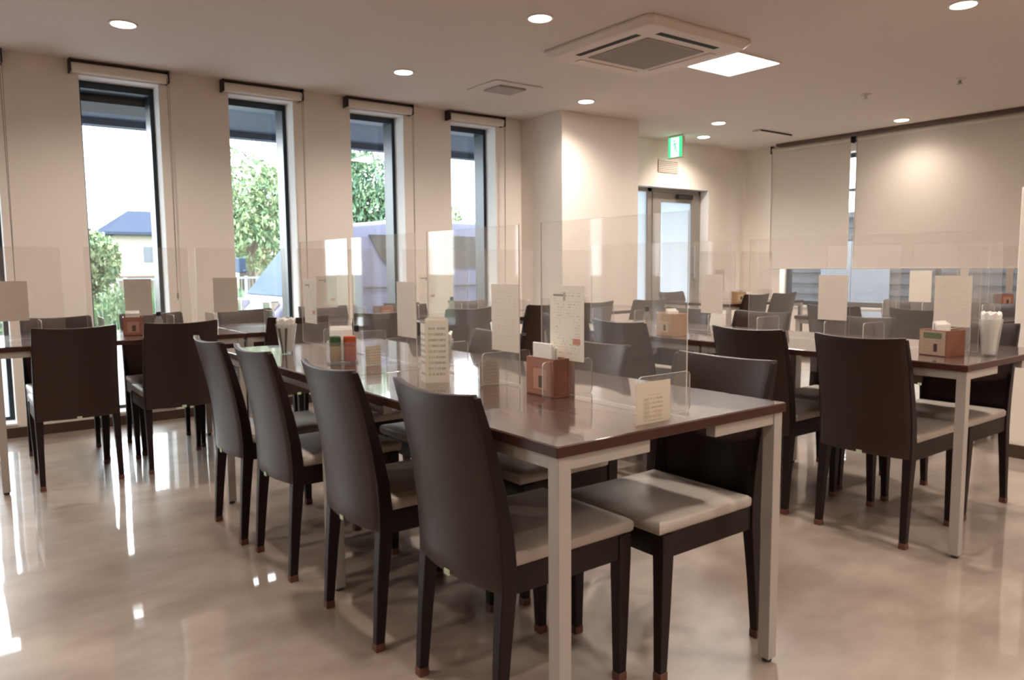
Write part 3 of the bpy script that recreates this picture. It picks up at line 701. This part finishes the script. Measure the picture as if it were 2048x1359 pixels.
# ------------------------------------------------------------------ outdoors
GRD = -.15
PAVE = mat('pale_paving', (.27, .285, .32), .9, noise=.1, nscale=3)
struct(MB().box(-40, 60, WY+.34, 16.0, GRD-.1, GRD).build('pavement', PAVE))
struct(MB().box(BX+.32, 60, -30, WY+.30, GRD-.1, GRD).build('pavement', PAVE))
struct(MB().box(-60, 90, 16.0, 120, GRD-.12, GRD-.02).build('lawn_ground', mat('ground_green', (.06, .10, .05), .95, noise=.3, nscale=1)))
# eave over the windows
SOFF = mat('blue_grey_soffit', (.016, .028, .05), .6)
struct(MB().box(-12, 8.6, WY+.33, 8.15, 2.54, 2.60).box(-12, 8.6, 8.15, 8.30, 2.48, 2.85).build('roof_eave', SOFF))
# a darker slatted beam box near the first window
struct(MB().box(-12, 1.55, WY+.34, WY+.75, 2.335, 2.53).build('eave_beam', mat('dark_eave_beam', (.006, .005, .005), .7)))

LEAVES = [mat('leaf_green_%s' % n, c, .6, noise=.35, nscale=2) for n, c in (('light', (.17, .22, .105)), ('mid', (.10, .17, .085)), ('deep', (.055, .125, .075)))]
def foliage(name, c, r, n, m_, parent=None, leaf=.12, lobes=7, seed=1):
    rnd = random.Random(seed); mb = MB(); L = []
    for i in range(lobes):
        L.append((Vector((rnd.uniform(-.6, .6)*r[0], rnd.uniform(-.6, .6)*r[1], rnd.uniform(-.55, .6)*r[2])), rnd.uniform(.4, .65)))
    for i in range(n):
        lc, k = rnd.choice(L); d = Vector((rnd.gauss(0, 1), rnd.gauss(0, 1), rnd.gauss(0, 1))).normalized()*rnd.uniform(.6, 1)**.5
        p = Vector(c)+lc+Vector((d.x*r[0]*k, d.y*r[1]*k, d.z*r[2]*k))
        e = Euler((rnd.uniform(0, 6.3), rnd.uniform(0, 6.3), rnd.uniform(0, 6.3))).to_matrix(); s_ = leaf*rnd.uniform(.6, 1.3)
        v = [p+e @ Vector(q) for q in ((-s_, 0, 0), (0, -s_*.45, s_*.1), (s_, 0, 0), (0, s_*.45, s_*.1))]
        mb.add(v, [(0, 1, 2, 3)], rnd.randint(0, len(m_)-1))
    return mb.build(name, m_, parent)
BARK = mat('grey_bark', (.12, .09, .07), .9)
def tree(x, y, h, r, n, m_, label, seed, leaf=.14, trunk=.09):
    o = empty('tree', (x, y, GRD)); zc = h-r[2]*.95
    foliage('foliage', (0, 0, zc), r, n, m_, o, leaf, 9, seed)
    mb = MB(); mb.tube((0, 0, -.02), (0, 0, zc), trunk, 8, r2=trunk*.5)
    for k in range(4): mb.tube((0, 0, zc*.6), (r[0]*.5*math.cos(k*1.7), r[1]*.5*math.sin(k*1.7), zc+.2*r[2]), trunk*.4, 6, r2=.02)
    mb.build('trunk', BARK, o, smooth=True)
    return tag(o, label, 'tree', 'trees and bushes outside')
tree(1.72, 13.4, 1.92, (.62, .6, .75), 5000, LEAVES[:2], 'yellow-green bush tree outside the leftmost whole window', 3, .05, .05)
tree(6.1, 19.0, 3.9, (1.7, 1.4, 1.35), 6000, LEAVES[:2], 'loose light green tree outside the second window', 5, .08)
tree(9.6, 20.5, 5.6, (1.9, 1.5, 2.1), 14000, LEAVES[1:], 'dense dark green tree outside the third window', 8, .085)
tree(14.6, 24, 3.6, (2.2, 1.5, .9), 2000, LEAVES[:2], 'low distant green tree outside the fourth window', 11, .10)
tree(1.0, 12.5, 1.5, (.5, .5, .6), 1400, LEAVES, 'low round bush beside the tree, mostly hidden by the wall left of the first window', 12, .07, .04)
tree(9.4, 28, 3.9, (2.5, 1.5, 1.4), 2600, LEAVES[:2], 'far pale tree between the second and third windows', 14, .1)
# tall grass behind a pale mesh fence
rnd = random.Random(4); mb = MB()
for i in range(9000):
    x = rnd.uniform(-3, 7.2); y = rnd.uniform(15.7, 17.5); h = rnd.uniform(.35, .95)*(1.1 if 2.2 < x < 5 else .7); a = rnd.uniform(0, PI); dx, dy_ = .02*math.cos(a), .02*math.sin(a); lx, ly = rnd.uniform(-.15, .08), rnd.uniform(-.15, .08)
    mb.add([(x-dx, y-dy_, GRD-.02), (x+dx, y+dy_, GRD-.02), (x+lx, y+ly, GRD+h)], [(0, 1, 2)], rnd.randint(0, 1))
tag(mb.build('tall_grass', [mat('grass_blade', (.06, .16, .05), .7), mat('grass_blade_pale', (.10, .18, .08), .7)]), 'tall bright green grass outside the leftmost whole window', 'grass', kind='stuff')
o = empty('mesh_fence', (0, 15.4, GRD)); PF = mat('pale_fence', (.20, .25, .27), .5)
for i in range(6): MB().box(-4+i*2.2, -3.95+i*2.2, 0, .05, -.02, 1.12).build('post', PF, o)
MB().box(-4, 7.1, .01, .04, 1.06, 1.10).box(-4, 7.1, .01, .04, .10, .13).build('rail', PF, o)
mb = MB()
for i in range(150): mb.box(-4+i*.074, -3.992+i*.074, .02, .028, .13, 1.06)
mb.build('wire_mesh', PF, o)
tag(o, 'pale low mesh fence outside the leftmost whole window', 'fence')
# houses
HW = mat('cream_house_wall', (.30, .27, .24), .9, spec=.1); HR = mat('blue_roof_tile', (.038, .048, .075), .95, spec=0.); HWIN = mat('house_window', (.10, .12, .15), .2); HBR = mat('brown_wall_base', (.10, .07, .06), .8)
def house(x, y, wx, wy, hz, rz_, label, wins, ridge):
    o = empty('house', (x, y, GRD))
    MB().box(0, wx, 0, wy, -.02, hz).build('wall', HW, o)
    e = .5; v = [(-e, -e, hz-.05), (wx+e, -e, hz-.05), (wx+e, wy+e, hz-.05), (-e, wy+e, hz-.05), (-e, -e, hz+.1), (wx+e, -e, hz+.1), (wx+e, wy+e, hz+.1), (-e, wy+e, hz+.1), (ridge[0], wy/2, rz_), (ridge[1], wy/2, rz_)]
    MB().add(v, [(3, 2, 1, 0), (0, 1, 5, 4), (1, 2, 6, 5), (2, 3, 7, 6), (3, 0, 4, 7), (4, 5, 9, 8), (5, 6, 9), (6, 7, 8, 9), (7, 4, 8)]).build('roof', HR, o)
    for (a, b_, c_, d_) in wins:
        f_ = MB().box(a-.06, b_+.06, -.05, .02, c_-.06, d_+.06).build('window_frame', WHITEP, o); MB().box(a, b_, -.06, -.05, c_, d_).build('window_glass', HWIN, f_)
    MB().box(-.01, wx+.01, -.02, 0, -.02, .9).build('base_course', HBR, o)
    return tag(o, label, 'house', 'houses outside')
house(7.3, 45, 6, 6, 3.15, 4.6, 'cream house with a blue-grey roof outside the leftmost whole window', [(1.3, 2.0, 1.6, 2.5), (3.4, 4.2, 1.5, 2.5)], (1.2, 2.6))
house(14.6, 42, 7, 6, 2.9, 3.6, 'second pale house with a blue roof behind the light tree', [(1.5, 2.3, 1.2, 2.2)], (2, 5))

# the van: extruded body with glass, wheels, mirror, nose towards -x
def van(x, y, label):
    o = empty('van', (x, y, GRD)); VB = mat('lavender_white_paint', (.20, .205, .30), .45, spec=.3); VG = mat('van_glass', (.030, .065, .12), .6, spec=.15); VG2 = mat('van_side_glass', (.07, .065, .058), .45); VT = mat('tyre_rubber', (.02, .02, .02), .8)  # blue of the van glass is a sky reflection put into the base colour
    L, Wd = 4.6, 1.7; z = -GRD
    prof = [(.0, .35), (.0, .70), (.10, .80), (.14, .86), (.78, 1.66), (1.05, 1.84), (1.9, 1.93), (3.8, 1.91), (4.08, 1.80), (4.2, 1.1), (4.2, .35)]
    body = MB(); n = len(prof)
    rings = []
    for yy, ins, zi in ((0, .06, 0), (.05, 0, 0), (Wd-.05, 0, 0), (Wd, .06, 0)):
        rings.append([(px+(ins if px < 2.3 else -ins), yy+(.10*max(0, pz-1.0) if yy < 1 else -.10*max(0, pz-1.0)), pz-(ins*.5 if pz > 1.5 else 0)) for px, pz in prof])
    b_ = body.loft(rings).build('body', VB, o, bevel=.02, smooth=True)
    # windscreen on the slope
    MB().add([(.20, .08, .90), (.20, Wd-.08, .90), (.76, Wd-.14, 1.60), (.76, .14, 1.60), (.165, .08, .915), (.165, Wd-.08, .915), (.725, Wd-.14, 1.615), (.725, .14, 1.615)], [(0, 1, 2, 3), (7, 6, 5, 4), (0, 4, 5, 1), (1, 5, 6, 2), (2, 6, 7, 3), (3, 7, 4, 0)]).build('windscreen', VG, o)
    def side(pts, nm, mm=None):
        f = MB(); f.add([(a, .10*max(0, b-1.0)-.008, b) for a, b in pts]+[(a, .10*max(0, b-1.0)+.006, b) for a, b in pts], [tuple(range(len(pts))), tuple(range(2*len(pts)-1, len(pts)-1, -1))]+[(i, (i+1) % len(pts), (i+1) % len(pts)+len(pts), i+len(pts)) for i in range(len(pts))])
        return f.build(nm, mm or VG2, o)
    side([(.24, .86), (.80, 1.56), (.95, 1.62), (1.0, 1.62), (1.0, .86)], 'side_window', VG)
    side([(1.32, 1.70), (2.35, 1.71), (2.35, 1.25), (1.72, 1.25), (1.58, 1.29), (1.48, 1.38)], 'side_window'); side([(2.42, 1.25), (2.42, 1.71), (3.75, 1.68), (3.9, 1.25)], 'side_window')
    side([(1.2, .98), (1.2, 1.0), (4.0, 1.0), (4.0, .98)], 'body_groove')
    for wx in (.85, 3.45):
        for wy in (-.02, Wd-.18):
            w_ = MB().tube((wx, wy, .31), (wx, wy+.2, .31), .31, 24).build('wheel', VT, o, smooth=True)
            MB().tube((wx, wy-.005, .31), (wx, wy+.02, .31), .19, 16).build('hub_cap', CHROME, w_, smooth=True)
    MB().box(.12, .22, Wd+.06, Wd+.24, 1.20, 1.42).box(.16, .20, Wd-.06, Wd+.08, 1.22, 1.25).build('mirror', VG, o, bevel=.02)
    MB().box(-.02, .10, .12, .42, .68, .86).build('headlight', CHROME, o, bevel=.02); MB().box(-.02, .10, Wd-.42, Wd-.12, .68, .86).build('headlight', CHROME, o, bevel=.02)
    MB().box(-.04, .06, .0, Wd, .36, .56).build('bumper', VB, o, bevel=.03)
    return tag(o, label, 'van')
van(3.22, 9.2, 'pale lavender van parked outside the second to fourth windows')
# dark louvred building beyond the wide blinds
o = empty('building', (11.2, -6, GRD))
BB = mat('dark_blue_grey_cladding', (.012, .013, .018), .6, noise=.2, nscale=1.5)
MB().box(0, 6, 0, 22, -.02, 1.98).build('wall', BB, o)
mb = MB()
for i in range(11): mb.box(-.03, 0, 0, 22, .1+i*.17, .19+i*.17)
mb.build('cladding_boards', mat('grey_cladding', (.022, .024, .031), .7), o)
for yy in (8.2, 11.6, 14.0): MB().box(-.05, -.03, yy, yy+1.1, .6, 1.6).build('window', HWIN, o)
MB().box(-.15, 6.1, -.1, 22.1, 1.96, 2.04).build('roof', BB, o)
tag(o, 'dark blue-grey building outside below the wide blinds', 'building')
for _o in bpy.data.objects:
    _l = _o.get('label')
    if _l and len(_l.replace('-', ' ').split()) > 16: print('LONGLABEL', len(_l.split()), _l)
